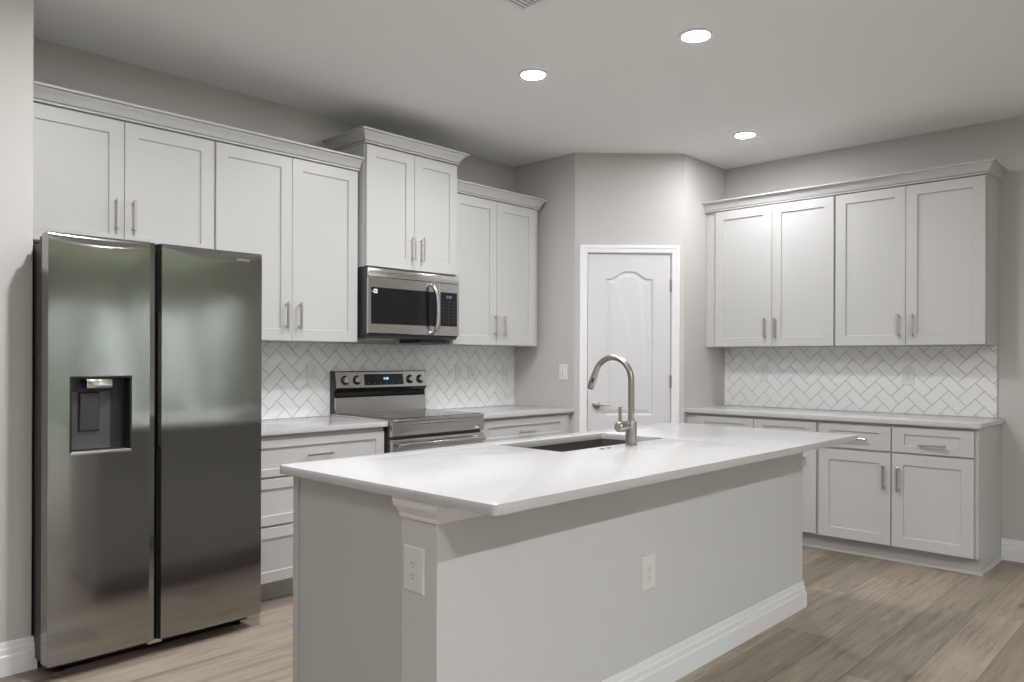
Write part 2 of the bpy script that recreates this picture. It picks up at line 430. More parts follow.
def add_door(root, u0, u1, w0, w1, f, pull=None, name='door', stile=0.068, rail=0.066):
    d = shaker(u0, u1, w0, w1, f, stile, rail).build(name, CAB, root)
    if pull:
        vert, pu, pwz, L = pull
        bar_pull(pu, pwz, f, L, vert).build('bar_pull', PULL, d)
    return d

CROWN = [(-0.02, 0), (0.004, 0), (0.010, 0.002), (0.010, 0.009), (0.004, 0.011), (-0.002, 0.012), (-0.002, 0.016), (0.008, 0.017), (0.011, 0.023),
         (0.014, 0.031), (0.019, 0.041), (0.026, 0.051), (0.033, 0.059), (0.036, 0.066), (0.048, 0.067), (0.050, 0.070), (0.050, 0.078), (-0.02, 0.078)]
def crown(path, z, name, parent=None, k=1.0):
    mb = MB().sweep(path, [(o * (k if o > 0 else 1), h + z) for o, h in CROWN], flat)
    return mb.build(name, CAB, parent, angle=22)

UF = -0.340        # door face of the wall cabinets, measured from the wall
UT, UB = 2.4365, 1.3865
G_UP = 'grey shaker wall cabinets'
# over the refrigerator
r = thing('wall_cabinet', 'pale grey two-door wall cabinet directly above the refrigerator', 'cabinet', (0, 0, 0), 0, G_UP)
MB().box(0.262, 1.1755, UF + 0.02, -0.002, 1.812, 2.455, 0.001).build('carcass', CAB, r)
add_door(r, 0.268, 0.7183, 1.818, UT, UF, (True, 0.681, 1.982, 0.15))
add_door(r, 0.7207, 1.1705, 1.818, UT, UF, (True, 0.760, 1.982, 0.15))
# between refrigerator and microwave
r = thing('wall_cabinet', 'tall pale grey two-door wall cabinet between the refrigerator and the microwave', 'cabinet', (0, 0, 0), 0, G_UP)
MB().box(1.1765, 2.092, UF + 0.02, -0.002, UB - 0.002, 2.455, 0.001).build('carcass', CAB, r)
add_door(r, 1.1825, 1.6343, UB, UT, UF, (True, 1.594, 1.530, 0.15))
add_door(r, 1.6367, 2.087, UB, UT, UF, (True, 1.678, 1.530, 0.15))
# over the microwave (deeper and higher)
MF = -0.396
r = thing('wall_cabinet', 'raised grey two-door wall cabinet above the microwave', 'cabinet', (0, 0, 0), 0, G_UP)
MB().box(2.106, 2.870, MF + 0.02, -0.002, 1.853, 2.625, 0.001).build('carcass', CAB, r)
add_door(r, 2.113, 2.4893, 1.858, 2.606, MF, (True, 2.470, 2.000, 0.15))
add_door(r, 2.4917, 2.866, 1.858, 2.606, MF, (True, 2.545, 1.996, 0.15))
crown([(2.106, -0.002), (2.106, MF + 0.004), (2.870, MF + 0.004), (2.870, -0.002)], 2.612, 'crown_moulding', r, 1.2)
# right of the microwave
r = thing('wall_cabinet', 'pale grey two-door wall cabinet between the microwave and the pantry wall', 'cabinet', (0, 0, 0), 0, G_UP)
MB().box(2.8725, 3.782, UF + 0.02, -0.002, UB - 0.002, 2.455, 0.001).build('carcass', CAB, r)
add_door(r, 2.878, 3.3088, UB, UT, UF, (True, 3.286, 1.530, 0.15))
add_door(r, 3.3112, 3.732, UB, UT, UF, (True, 3.378, 1.527, 0.15))
crown([(2.8725, UF + 0.006), (3.779, UF + 0.006), (3.779, -0.002)], 2.4425, 'crown_moulding', r)
# crown over the two left cabinets
tag(crown([(0.262, UF + 0.006), (2.103, UF + 0.006)], 2.4425, 'crown_moulding'),
    'long grey crown moulding over the two wall cabinets left of the microwave', 'moulding', 'crown mouldings')

# wall on the right: two upper cabinets
r = thing('wall_cabinet', 'pale grey two-door wall cabinet on the right wall, nearest the pantry', 'cabinet', *B_FRAME, G_UP)
MB().box(1.2185, 2.2290, UF + 0.025, -0.002, UB - 0.002, 2.455, 0.001).build('carcass', CAB, r)
add_door(r, 1.3087, 1.7693, UB, UT, UF + 0.005, (True, 1.723, 1.523, 0.15))
add_door(r, 1.7717, 2.2230, UB, UT, UF + 0.005, (True, 1.801, 1.521, 0.15))
r = thing('wall_cabinet', 'pale grey two-door wall cabinet on the right wall with its end panel showing', 'cabinet', *B_FRAME, G_UP)
MB().box(2.2300, 3.158, UF + 0.025, -0.002, UB - 0.002, 2.455, 0.001).build('carcass', CAB, r)
add_door(r, 2.2365, 2.6908, UB, UT, UF + 0.005, (True, 2.649, 1.520, 0.15))
add_door(r, 2.6932, 3.1515, UB, UT, UF + 0.005, (True, 2.735, 1.518, 0.15))
o = crown([(1.2185, UF + 0.010), (3.158, UF + 0.010), (3.158, -0.002)], 2.4425, 'crown_moulding')
o.location = B_FRAME[0]; o.rotation_euler = (0, 0, B_FRAME[1])
tag(o, 'grey crown moulding over the wall cabinets on the right wall', 'moulding', 'crown mouldings')

# ------------------------------------------------------------------ base cabinets
BF = -0.612
G_BASE = 'grey shaker base cabinets'
SLAB = 0.884
def base_carcass(u0, u1, root, f=BF, end=False):
    mb = MB().box(u0, u1, f + 0.02, -0.002, 0.108, SLAB - 0.001, 0.001)
    mb.build('carcass', CAB, root)
    MB().box(u0, u1, f + 0.09, -0.003, 0.0, 0.1075).build('toe_kick', CAB, root)
r = thing('base_cabinet', 'grey base cabinet with a bank of three drawers between refrigerator and range', 'cabinet', (0, 0, 0), 0, G_BASE)
base_carcass(1.176, 2.096, r)
add_door(r, 1.184, 2.088, 0.664, 0.856, BF, (False, 1.640, 0.764, 0.155), 'drawer', 0.058, 0.040)
add_door(r, 1.184, 2.088, 0.410, 0.652, BF, (False, 1.640, 0.532, 0.155), 'drawer', 0.058, 0.050)
add_door(r, 1.184, 2.088, 0.112, 0.398, BF, (False, 1.640, 0.262, 0.155), 'drawer', 0.058, 0.055)
r = thing('base_cabinet', 'grey base cabinet between the range and the pantry wall', 'cabinet', (0, 0, 0), 0, G_BASE)
base_carcass(2.874, 3.8565, r)
add_door(r, 2.882, 3.800, 0.700, 0.866, BF, (False, 3.335, 0.772, 0.16), 'drawer', 0.075, 0.046)
add_door(r, 2.882, 3.339, 0.112, 0.688, BF, (True, 3.295, 0.55, 0.15))
add_door(r, 3.343, 3.800, 0.112, 0.688, BF, (True, 3.388, 0.55, 0.15))

BFB = -0.6155
r = thing('base_cabinet', 'grey base cabinet on the right wall nearest the pantry, partly behind the island', 'cabinet', *B_FRAME, G_BASE)
base_carcass(1.2185, 2.2240, r, BFB)
add_door(r, 1.306, 1.764, 0.710, 0.862, BFB, (False, 1.535, 0.786, 0.155), 'drawer', 0.070, 0.040)
add_door(r, 1.769, 2.216, 0.710, 0.862, BFB, (False, 1.992, 0.786, 0.155), 'drawer', 0.070, 0.040)
add_door(r, 1.306, 1.764, 0.112, 0.692, BFB, (True, 1.72, 0.54, 0.15))
add_door(r, 1.769, 2.216, 0.112, 0.692, BFB, (False, 2.072, 0.617, 0.155))
r = thing('base_cabinet', 'grey base cabinet, two drawers over two doors, at the open end of the counter', 'cabinet', *B_FRAME, G_BASE)
base_carcass(2.2250, 3.1600, r, BFB)
MB().prism([(BFB + 0.02, SLAB - 0.001), (-0.003, SLAB - 0.001), (-0.003, 0.0005), (BFB + 0.0895, 0.0005), (BFB + 0.0895, 0.107), (BFB + 0.02, 0.107)], 0, 3.1605, 3.172).build('end_panel', CAB, r)
add_door(r, 2.2330, 2.6890, 0.708, 0.860, BFB, (False, 2.468, 0.774, 0.155), 'drawer', 0.072, 0.040)
add_door(r, 2.6955, 3.1530, 0.708, 0.864, BFB, (False, 2.930, 0.764, 0.155), 'drawer', 0.072, 0.042)
add_door(r, 2.2330, 2.6890, 0.110, 0.692, BFB, (True, 2.650, 0.542, 0.155))
add_door(r, 2.6955, 3.1530, 0.110, 0.696, BFB, (True, 2.736, 0.538, 0.155))
SH = [(0, 0), (0.012, 0), (0.011, 0.008), (0.006, 0.016), (0, 0.018)]
o = MB().sweep([(1.2185, BFB + 0.0895), (3.1725, BFB + 0.0895), (3.1725, -0.02)], SH, flat).build('trim_3', CAB)
o.location = B_FRAME[0]; o.rotation_euler = (0, 0, B_FRAME[1]); o['kind'] = 'structure'
o = MB().sweep([(1.177, BF + 0.0895), (2.096, BF + 0.0895)], SH, flat).build('trim_4', CAB); o['kind'] = 'structure'

# ------------------------------------------------------------------ worktops
def slab(u0, u1, d0, d1, name, label, frame=A_FRAME, round_r=()):
    bm = bmesh.new(); bmesh.ops.create_cube(bm, size=1)
    for p in bm.verts:
        p.co = Vector((u0 + (p.co.x + .5) * (u1 - u0), d0 + (p.co.y + .5) * (d1 - d0), SLAB + (p.co.z + .5) * 0.030))
    ve = [e for e in bm.edges if abs(e.verts[0].co.z - e.verts[1].co.z) > 0.01
          and any(abs(e.verts[0].co.x - a) < 1e-4 and abs(e.verts[0].co.y - b) < 1e-4 for a, b in round_r)]
    if ve: bmesh.ops.bevel(bm, geom=ve, offset=0.022, segments=5, affect='EDGES', profile=0.5)
    he = [e for e in bm.edges if abs(e.verts[0].co.z - e.verts[1].co.z) < 1e-5]
    bmesh.ops.bevel(bm, geom=he, offset=0.002, segments=2, affect='EDGES', profile=0.5)
    o = MB().bm(bm).build(name, QUARTZ)
    o.location = frame[0]; o.rotation_euler = (0, 0, frame[1])
    return tag(o, label, 'countertop', 'white quartz worktops')
slab(1.176, 2.1005, -0.632, -0.0005, 'countertop', 'short white quartz countertop left of the range')
slab(2.8755, 3.8580, -0.632, -0.0005, 'countertop', 'white quartz countertop between the range and the pantry wall')
slab(1.2170, 3.1930, -0.635, -0.0005, 'countertop', 'long white quartz countertop along the right wall', B_FRAME, [(3.193, -0.635)])

# ------------------------------------------------------------------ herringbone backsplashes
def clip(poly, axis, lim, keep_less):
    out = []
    for i, p in enumerate(poly):
        q = poly[(i + 1) % len(poly)]
        a = (p[axis] <= lim) == keep_less; b = (q[axis] <= lim) == keep_less
        if a: out.append(p)
        if a != b:
            t = (lim - p[axis]) / (q[axis] - p[axis]); out.append((p[0] + (q[0] - p[0]) * t, p[1] + (q[1] - p[1]) * t))
    return out
def area(poly): return abs(sum(poly[i][0] * poly[(i + 1) % len(poly)][1] - poly[(i + 1) % len(poly)][0] * poly[i][1] for i in range(len(poly)))) / 2
def shrink(poly, g):
    """inset a convex polygon by g"""
    n = len(poly)
    if sum(poly[i][0] * poly[(i + 1) % n][1] - poly[(i + 1) % n][0] * poly[i][1] for i in range(n)) < 0: poly = poly[::-1]
    out = poly[:]
    for i in range(n):
        a, b = poly[i], poly[(i + 1) % n]
        dx, dy = b[0] - a[0], b[1] - a[1]; L = math.hypot(dx, dy)
        if L < 1e-6: continue
        nx, ny = -dy / L, dx / L; c = nx * a[0] + ny * a[1] + g
        res = []
        for k, p in enumerate(out):
            q = out[(k + 1) % len(out)]
            sp = nx * p[0] + ny * p[1] - c; sq = nx * q[0] + ny * q[1] - c
            if sp >= 0: res.append(p)
            if (sp >= 0) != (sq >= 0):
                t = sp / (sp - sq); res.append((p[0] + (q[0] - p[0]) * t, p[1] + (q[1] - p[1]) * t))
        out = res
        if len(out) < 3: return []
    return out
def backsplash(u0, u1, z0, z1, P, wv, label, frame):
    root = thing('backsplash', label, 'backsplash', *frame, 'herringbone tile backsplashes')
    MB().box(u0, u1, -0.0055, -0.0003, z0, z1).build('grout', GROUT, root)
    mb = MB(); g = 0.0014
    A = [(0, 0), (2, 2), (3, 1), (1, -1)]; Bq = [(2, 0), (3, 1), (5, -1), (4, -2)]
    for i in range(int((u0 - P[0]) / (4 * wv)) - 3, int((u1 - P[0]) / (4 * wv)) + 3):
        for j in range(int((z0 - P[1]) / (2 * wv)) - 3, int((z1 - P[1]) / (2 * wv)) + 4):
            for q in (A, Bq):
                poly = [(P[0] + (4 * i + a) * wv, P[1] + (2 * j + b) * wv) for a, b in q]
                poly = shrink(poly, g)
                for ax, lim, less in ((0, u1, True), (0, u0, False), (1, z1, True), (1, z0, False)):
                    poly = clip(poly, ax, lim, less) if poly else poly
                if len(poly) < 3 or area(poly) < 2e-5: continue
                inn = shrink(poly, 0.0012)
                if len(inn) != len(poly):
                    mb.prism([p for p in poly], 1, -0.009, -0.005); continue
                # keep corner order matched
                k = min(range(len(inn)), key=lambda s: (inn[s][0] - poly[0][0]) ** 2 + (inn[s][1] - poly[0][1]) ** 2)
                inn = inn[k:] + inn[:k]
                if (inn[1][0] - poly[1][0]) ** 2 + (inn[1][1] - poly[1][1]) ** 2 > 1e-4:
                    inn = [inn[0]] + inn[1:][::-1]
                mb.rings([[(a, -0.005, b) for a, b in poly], [(a, -0.0082, b) for a, b in poly], [(a, -0.009, b) for a, b in inn]])
    mb.build('tiles', TILE, root, angle=20)
    return root
backsplash(1.176, 3.8580, 0.9145, 1.3835, (1.7303 - 2 * 0.0526, 1.2346), 0.0526,
           'white herringbone tile backsplash behind the range', A_FRAME)
bs = backsplash(1.2175, 3.1500, 0.9145, 1.3835, (2.7125, 1.1354), 0.0523,
           'white herringbone tile backsplash above the right-wall countertop', B_FRAME)
MB().box(3.1502, 3.1535, -0.0105, -0.0003, 0.9145, 1.3835).build('edge_strip', PULL, bs)

# ------------------------------------------------------------------ refrigerator
FY = -0.886
fr = thing('refrigerator', 'stainless side-by-side refrigerator with a dispenser in its left door', 'refrigerator', (0.69, -0.45, 0))
FO = Vector((0.69, -0.45, 0))
def at(o): o.location = -FO; return o        # children are modelled in room coordinates
MB_ = MB
at(MB().box(0.250, 1.140, -0.795, -0.03, 0.045, 1.757, 0.004).build('cabinet_body', CHARCOAL, fr))
def fridge_door(u0, u1, z0, z1, hole=None, chamf_right=False):
    mb = MB(); b = 0.005; hw = (u1 - u0) / 2; uc = (u0 + u1) / 2
    us = [u0 + (u1 - u0) * k / 24 for k in range(25)]
    zs = [z0, z0 + 0.006, z0 + 0.02] + [z0 + 0.02 + (z1 - z0 - 0.08) * k / 10 for k in range(1, 11)] + [z1 - 0.045, z1 - 0.03, z1 - 0.018, z1 - 0.009, z1 - 0.003, z1]
    if hole:
        for q in hole[:2]: us.append(q)
        for q in hole[2:]: zs.append(q)
        us = sorted(us); zs = sorted(zs)
        us = [q for q in us if q in hole or min(abs(q - hole[0]), abs(q - hole[1])) > 0.004]
        zs = [q for q in zs if q in hole or min(abs(q - hole[2]), abs(q - hole[3])) > 0.004]
    def y(u, z):
        s = (u - uc) / hw
        t = min(1, (z1 - z) / (0.018 + 0.027 * (1 - s ** 2))); g = math.sqrt(max(0, 1 - (1 - t) ** 2))
        bul = b * (1 - s ** 2)
        edge = 0.0
        bot = 0.004 * max(0, 1 - (z - z0) / 0.006)
        return FY - bul + edge + bot + (0.006 + 0.008 * (1 - s ** 2)) * (1 - g)
    nu, nz = len(us), len(zs); idx = {}
    vs = []
    for j, z in enumerate(zs):
        for i, u in enumerate(us): idx[i, j] = len(vs); vs.append((u, y(u, z), z))
    fs = []
    for j in range(nz - 1):
        for i in range(nu - 1):
            if hole and us[i] >= hole[0] - 1e-6 and us[i + 1] <= hole[1] + 1e-6 and zs[j] >= hole[2] - 1e-6 and zs[j + 1] <= hole[3] + 1e-6: continue
            fs.append((idx[i, j], idx[i + 1, j], idx[i + 1, j + 1], idx[i, j + 1]))
    # rim back to the cabinet
    rim = [idx[i, 0] for i in range(nu)] + [idx[nu - 1, j] for j in range(1, nz)] + [idx[i, nz - 1] for i in range(nu - 2, -1, -1)] + [idx[0, j] for j in range(nz - 2, 0, -1)]
    yb = -0.806; o = len(vs)
    for k in rim: vs.append((vs[k][0], yb, vs[k][2]))
    n = len(rim)
    for k in range(n): fs.append((rim[k], rim[(k + 1) % n], o + (k + 1) % n, o + k))
    fs.append(tuple(o + k for k in range(n)))
    mb.add(vs, fs)
    return mb
HOLE = (0.317, 0.551, 0.896, 1.209)
dl = at(fridge_door(0.238, 0.628, 0.062, 1.785, HOLE).build('door', FRIDGE_STEEL, fr, angle=40))
dr = at(fridge_door(0.678, 1.149, 0.062, 1.785).build('door', FRIDGE_STEEL, fr, angle=40))
# slanted inner edge of the left door and the recessed grip strips in the gap
MB().prism([(0.6285, -0.8825), (0.653, -0.874), (0.653, -0.806), (0.6285, -0.806)], 2, 0.062, 1.783).build('grip_edge', FRIDGE_STEEL, dl)
MB().prism([(0.666, -0.860), (0.6775, -0.876), (0.6775, -0.806), (0.666, -0.806)], 2, 0.062, 1.783).build('grip_edge', BLACK, dr)
MB().box(0.6665, 0.6775, -0.8805, -0.8765, 0.905, 1.485).build('grip_recess', BLACK, dr)
at(MB().box(0.6535, 0.6655, -0.815, -0.796, 0.07, 1.75).build('door_gasket', BLACK, fr))
# dispenser, let into the left door
dp = MB(); a, b, z0, z1 = HOLE; yf = FY - 0.0055; yb = FY + 0.066
dp.box(a - 0.002, a + 0.006, yf, yb, z0, z1); dp.box(b - 0.006, b + 0.002, yf, yb, z0, z1)
dp.box(a, b, yf, yb, z1 - 0.006, z1 + 0.002); dp.box(a, b, yb - 0.004, yb, z0, z1)
dpo = dp.build('dispenser_recess', BLACK, dl)
MB().box(a + 0.0061, b - 0.062, yb - 0.010, yb - 0.0041, z0 + 0.012, z1 - 0.060, 0.002).build('back_plate', DISPG, dpo)
MB().box(a - 0.002, b + 0.002, yf - 0.0015, yb - 0.005, z0 - 0.003, z0 + 0.009, 0.003).build('drip_tray', PULL, dpo)
MB().box(0.380, 0.480, yf + 0.010, yb - 0.005, 1.160, 1.2025, 0.006, 2).build('nozzle_housing', CHROME, dpo)
pd = MB().rings([[(0.362 + q, yb - 0.011, 0.982), (0.445 - q, yb - 0.011, 0.982), (0.445 - q, yb - 0.011, 1.145), (0.362 + q, yb - 0.011, 1.145)] if k == 0 else
                 [(0.362 + q, yb - 0.011 - 0.012, 0.982 + q), (0.445 - q, yb - 0.011 - 0.012, 0.982 + q), (0.445 - q, yb - 0.03, 1.145 - q), (0.362 + q, yb - 0.03, 1.145 - q)]
                 for k, q in ((0, 0.0), (1, 0.006))])
pd.build('dispenser_paddle', CHARCOAL, dpo)
for u in (0.247, 1.095):
    h = MB().box(u, u + 0.040, -0.855, -0.74, 1.7575, 1.781, 0.004)
    at(h.build('hinge_cover', CHARCOAL, fr))
at(MB().box(0.262, 1.128, -0.790, -0.72, 0.020, 0.0445).build('toe_grille', BLACK, fr))
for u in (0.315, 1.085):
    at(MB().lathe([(0.022, 0), (0.022, 0.010), (0.012, 0.014), (0.012, 0.0195)], (u, -0.765, 0), 2, 16).build('levelling_foot', BLACK, fr))
at(MB().box(0.630, 0.690, -0.870, -0.80, 0.046, 0.0605, 0.002).build('lower_hinge', PULL, fr))
# small raised lettering near the top of the right door
cu = bpy.data.curves.new('logo', 'FONT'); cu.body = 'SAMSUNG'; cu.size = 0.0145; cu.align_x = 'CENTER'; cu.extrude = 0.0004
tmp = bpy.data.objects.new('logo', cu); C.objects.link(tmp)
dg = bpy.context.evaluated_depsgraph_get(); dg.update()
me = bpy.data.meshes.new_from_object(tmp.evaluated_get(dg)); bpy.data.objects.remove(tmp)
me.materials.clear(); me.materials.append(LOGO); me.name = 'logo_lettering'
lg = bpy.data.objects.new('logo_lettering', me); C.objects.link(lg); lg.parent = dr
lg.location = (1.052, -0.8897, 1.742); lg.rotation_euler = (R(90), 0, 0.025)

# ------------------------------------------------------------------ range
rg = thing('kitchen_range', 'stainless freestanding electric range below the microwave', 'stove', (2.488, -0.33, 0))
RO = Vector((2.488, -0.33, 0))
def atr(o): o.location = -RO; return o
U0, U1 = 2.108, 2.868
atr(MB().box(U0, U1, -0.628, -0.012, 0.05, 0.905, 0.002).build('oven_body', CHARCOAL, rg))
for u in (U0 + 0.05, U1 - 0.05):
    for y in (-0.58, -0.06):
        atr(MB().lathe([(0.018, 0), (0.018, 0.012), (0.009, 0.016), (0.009, 0.0498)], (u, y, 0), 2, 14).build('levelling_foot', BLACK, rg))
# cooktop: stainless frame with black glass
ct = atr(MB().box(U0, U1, -0.664, -0.075, 0.9052, 0.926, 0.004, 2).build('cooktop_frame', STEEL, rg))
gl = MB().box(U0 + 0.014, U1 - 0.014, -0.640, -0.085, 0.9255, 0.9285, 0.001).build('cooktop_glass', GLASSB, ct)
for (u, y, rr) in ((2.30, -0.50, 0.105), (2.68, -0.50, 0.085), (2.30, -0.22, 0.075), (2.68, -0.22, 0.095)):
    mb = MB().sweep([(u + rr * math.cos(2 * math.pi * k / 40), y + rr * math.sin(2 * math.pi * k / 40)) for k in range(40)],
                    [(0, 0.9286), (0.0016, 0.9286), (0.0016, 0.9288), (0, 0.9288)], flat, True)
    mb.build('burner_ring', PALEMARK, ct)
# front apron with a pressed rectangle
f0 = -0.664
ap = MB()
def rr4(a, b, c, d, y): return [(a, y, c), (b, y, c), (b, y, d), (a, y, d)]
ap.rings([rr4(U0, U1, 0.822, 0.9045, -0.629), rr4(U0, U1, 0.822, 0.9045, f0 + 0.004), rr4(U0 + 0.004, U1 - 0.004, 0.826, 0.9005, f0),
          rr4(2.178, 2.824, 0.838, 0.890, f0), rr4(2.183, 2.819, 0.843, 0.885, f0 + 0.006)])
atr(ap.build('front_apron', STEEL, rg))
# oven door, handle, drawer
od = MB().rings([rr4(U0 + .002, U1 - .002, 0.262, 0.803, -0.629), rr4(U0 + .002, U1 - .002, 0.262, 0.803, f0 + 0.004), rr4(U0 + .006, U1 - .006, 0.266, 0.799, f0),
                 rr4(2.20, 2.78, 0.36, 0.66, f0), rr4(2.203, 2.777, 0.363, 0.657, f0 + 0.003)])
odo = atr(od.build('oven_door', STEEL, rg))
MB().box(2.2035, 2.7765, f0 + 0.0005, f0 + 0.0028, 0.3635, 0.6565).build('oven_window', GLASSB, odo)
hd = MB().box(U0 + 0.016, U1 - 0.040, -0.722, -0.700, 0.757, 0.785, 0.007, 3)
for u in (U0 + 0.03, U1 - 0.075): hd.box(u, u + 0.025, -0.7005, f0 - 0.0002, 0.760, 0.782, 0.003)
hd.build('oven_handle', STEEL, odo)
atr(MB().rings([rr4(U0 + .002, U1 - .002, 0.07, 0.250, -0.629), rr4(U0 + .002, U1 - .002, 0.07, 0.250, f0 + 0.004), rr4(U0 + .006, U1 - .006, 0.074, 0.246, f0)]).build('storage_drawer', STEEL, rg))
# backguard: side profile in (y, z)
prof = [(-0.012, 0.9055), (-0.0745, 0.9055), (-0.0745, 0.9262), (-0.068, 0.930), (-0.066, 1.030), (-0.052, 1.036), (-0.048, 1.062), (-0.074, 1.086), (-0.078, 1.094), (-0.062, 1.196), (-0.056, 1.202), (-0.012, 1.202)]
bg_ = atr(MB().prism(prof, 0, U0 + 0.004, U1 - 0.004).build('backguard', STEEL, rg, smooth=False))
for q in (U0, U1 - 0.0035):
    MB().prism([(-0.010, 0.9262), (-0.074, 0.9262), (-0.050, 0.96), (-0.050, 1.06), (-0.070, 1.09), (-0.060, 1.204), (-0.010, 1.204)], 0, q, q + 0.0035).build('side_cap', CHARCOAL, bg_)
MB().prism([(-0.0665, 1.031), (-0.054, 1.037), (-0.050, 1.062), (-0.0745, 1.0855), (-0.072, 1.080), (-0.079, 1.0865), (-0.079, 1.090), (-0.082, 1.088), (-0.060, 1.064), (-0.062, 1.040), (-0.070, 1.034)], 0, U0 + 0.005, U1 - 0.005).build('vent_band', GLASSB, bg_)
# slanted control face: helper maps (u, height along face, out) to room
sl0 = Vector((0, -0.078, 1.094)); sl1 = Vector((0, -0.062, 1.196)); sd = (sl1 - sl0).normalized(); sn = Vector((0, -sd.z, sd.y))
def onface(u, s, o): p = sl0 + sd * s + sn * o; return (u, p.y, p.z)
def face_box(u0, u1, s0, s1, o0, o1):
    mb = MB(); vs = [onface(u, s, o) for o in (o0, o1) for s in (s0, s1) for u in (u0, u1)]
    return mb.add(vs, [(0, 2, 3, 1), (4, 5, 7, 6), (0, 1, 5, 4), (2, 6, 7, 3), (0, 4, 6, 2), (1, 3, 7, 5)])
dsp = face_box(2.335, 2.660, 0.014, 0.088, 0.0002, 0.0025).build('control_display', GLASSB, bg_)
def seg_digits(place, text, u, s, h):
    """seven-segment digits; place(u, s) -> box builder"""
    SEG = {'1': 'bc', '2': 'abged', '0': 'abcdef', ':': ':', '8': 'abcdefg', '3': 'abgcd', '5': 'afgcd', '4': 'fgbc'}
    ww = h * 0.5; t = h * 0.14; mb = MB()
    for ch in text:
        if ch == ':':
            for q in (0.3, 0.7): place(mb, u, u + t, s + h * q - t / 2, s + h * q + t / 2)
            u += t * 2.2; continue
        G = {'a': (0, ww, h - t, h), 'd': (0, ww, 0, t), 'g': (0, ww, h / 2 - t / 2, h / 2 + t / 2), 'f': (0, t, h / 2, h), 'e': (0, t, 0, h / 2), 'b': (ww - t, ww, h / 2, h), 'c': (ww - t, ww, 0, h / 2)}
        for k in SEG[ch]:
            a, b, c, d = G[k]; place(mb, u + a, u + b, s + c, s + d)
        u += ww + t * 1.6
    return mb
def pl_face(mb, a, b, c, d):
    q = face_box(a, b, c, d, 0.0026, 0.0031); mb.add(q.v, q.f)
seg_digits(pl_face, '12:00', 2.487, 0.050, 0.015).build('clock_digits', DIGIT, dsp)
for k in range(6):
    face_box(2.36 + 0.05 * k, 2.376 + 0.05 * k, 0.026, 0.0285, 0.0026, 0.003).build('key_mark', DIMMARK, dsp)
for u in (2.183, 2.277, 2.722, 2.813):
    k = MB()
    def disc(s0, prof_):
        n = 28; vs = []; fs = []
        for rr, h in prof_:
            for i in range(n):
                an = 2 * math.pi * i / n; vs.append(onface(u + rr * math.cos(an), s0 + rr * math.sin(an), h))
        for j in range(len(prof_) - 1):
            for i in range(n): fs.append((j * n + i, j * n + (i + 1) % n, (j + 1) * n + (i + 1) % n, (j + 1) * n + i))
        fs += [tuple(range(n)), tuple((len(prof_) - 1) * n + i for i in range(n))]
        return vs, fs
    kk = MB().add(*disc(0.050, [(0.031, 0.0004), (0.031, 0.005), (0.029, 0.007)])).build('control_knob', GLASSB, bg_)
    k.add(*disc(0.050, [(0.023, 0.0072), (0.0215, 0.024), (0.019, 0.027)]))
    q = face_box(u - 0.005, u + 0.005, 0.050 - 0.021, 0.050 + 0.021, 0.0265, 0.033); k.add(q.v, q.f)
    k.build('knob_cap', STEEL, kk)

# ------------------------------------------------------------------ microwave
mwv = thing('microwave', 'stainless over-the-range microwave hung under the raised wall cabinet', 'microwave', (2.486, -0.2, 1.43))
MO = Vector((2.486, -0.2, 1.43))
def atm(o): o.location = -MO; return o
m0, m1, my = 2.108, 2.864, -0.420
atm(MB().box(m0, m1, my + 0.014, -0.010, 1.432, 1.846, 0.002).build('case', CHARCOAL, mwv))
# face pieces: vent strip, door with window, control side
atm(MB().box(m0, m1, my, my + 0.0135, 1.7925, 1.844, 0.003, 2).build('vent_strip', STEEL, mwv))
dd = MB().rings([rr4(m0, 2.682, 1.442, 1.791, my + 0.0135), rr4(m0, 2.682, 1.442, 1.791, my + 0.003), rr4(m0 + .003, 2.679, 1.445, 1.788, my),
                 rr4(2.130, 2.664, 1.500, 1.727, my), rr4(2.132, 2.662, 1.502, 1.725, my + 0.003)])
ddo = atm(dd.build('door', STEEL, mwv))
MB().box(2.1325, 2.6615, my + 0.0003, my + 0.0028, 1.5025, 1.7245).build('door_window', GLASSB, ddo)
st = MB().box(2.150, 2.178, my - 0.0003, my + 0.0002, 1.690, 1.716).build('energy_sticker', PLASTIC, ddo)
mk = MB(); mk.box(2.134, 2.149, my - 0.0003, my + 0.0002, 1.697, 1.703)
mk.build('printed_mark', PALEMARK, ddo)
mk = MB().box(2.158, 2.170, my - 0.0006, my - 0.00031, 1.698, 1.707).build('sticker_ink', INKM, st)
hp = [(2.607, my - 0.002, 1.775), (2.608, my - 0.026, 1.765), (2.614, my - 0.042, 1.735), (2.623, my - 0.050, 1.68), (2.627, my - 0.052, 1.612),
      (2.626, my - 0.050, 1.545), (2.622, my - 0.042, 1.490), (2.618, my - 0.026, 1.462), (2.617, my - 0.002, 1.452)]
# smooth the handle's arc
def smooth(pts, n=4):
    out = []
    P = [Vector(p) for p in pts]
    for i in range(len(P) - 1):
        p0, p1, p2, p3 = P[max(i - 1, 0)], P[i], P[i + 1], P[min(i + 2, len(P) - 1)]
        for k in range(n):
            t = k / n
            out.append(0.5 * ((2 * p1) + (p2 - p0) * t + (2 * p0 - 5 * p1 + 4 * p2 - p3) * t * t + (3 * p1 - p0 - 3 * p2 + p3) * t ** 3))
    return out + [P[-1]]
MB().tube(smooth(hp), 0.0135, 16).build('door_handle', STEEL, ddo)
cp = MB().rings([rr4(2.684, m1, 1.442, 1.791, my + 0.0135), rr4(2.684, m1, 1.442, 1.791, my + 0.003), rr4(2.687, m1 - .003, 1.445, 1.788, my),
                 rr4(2.694, 2.846, 1.503, 1.731, my), rr4(2.696, 2.844, 1.505, 1.729, my + 0.003)])
cpo = atm(cp.build('control_side', STEEL, mwv))
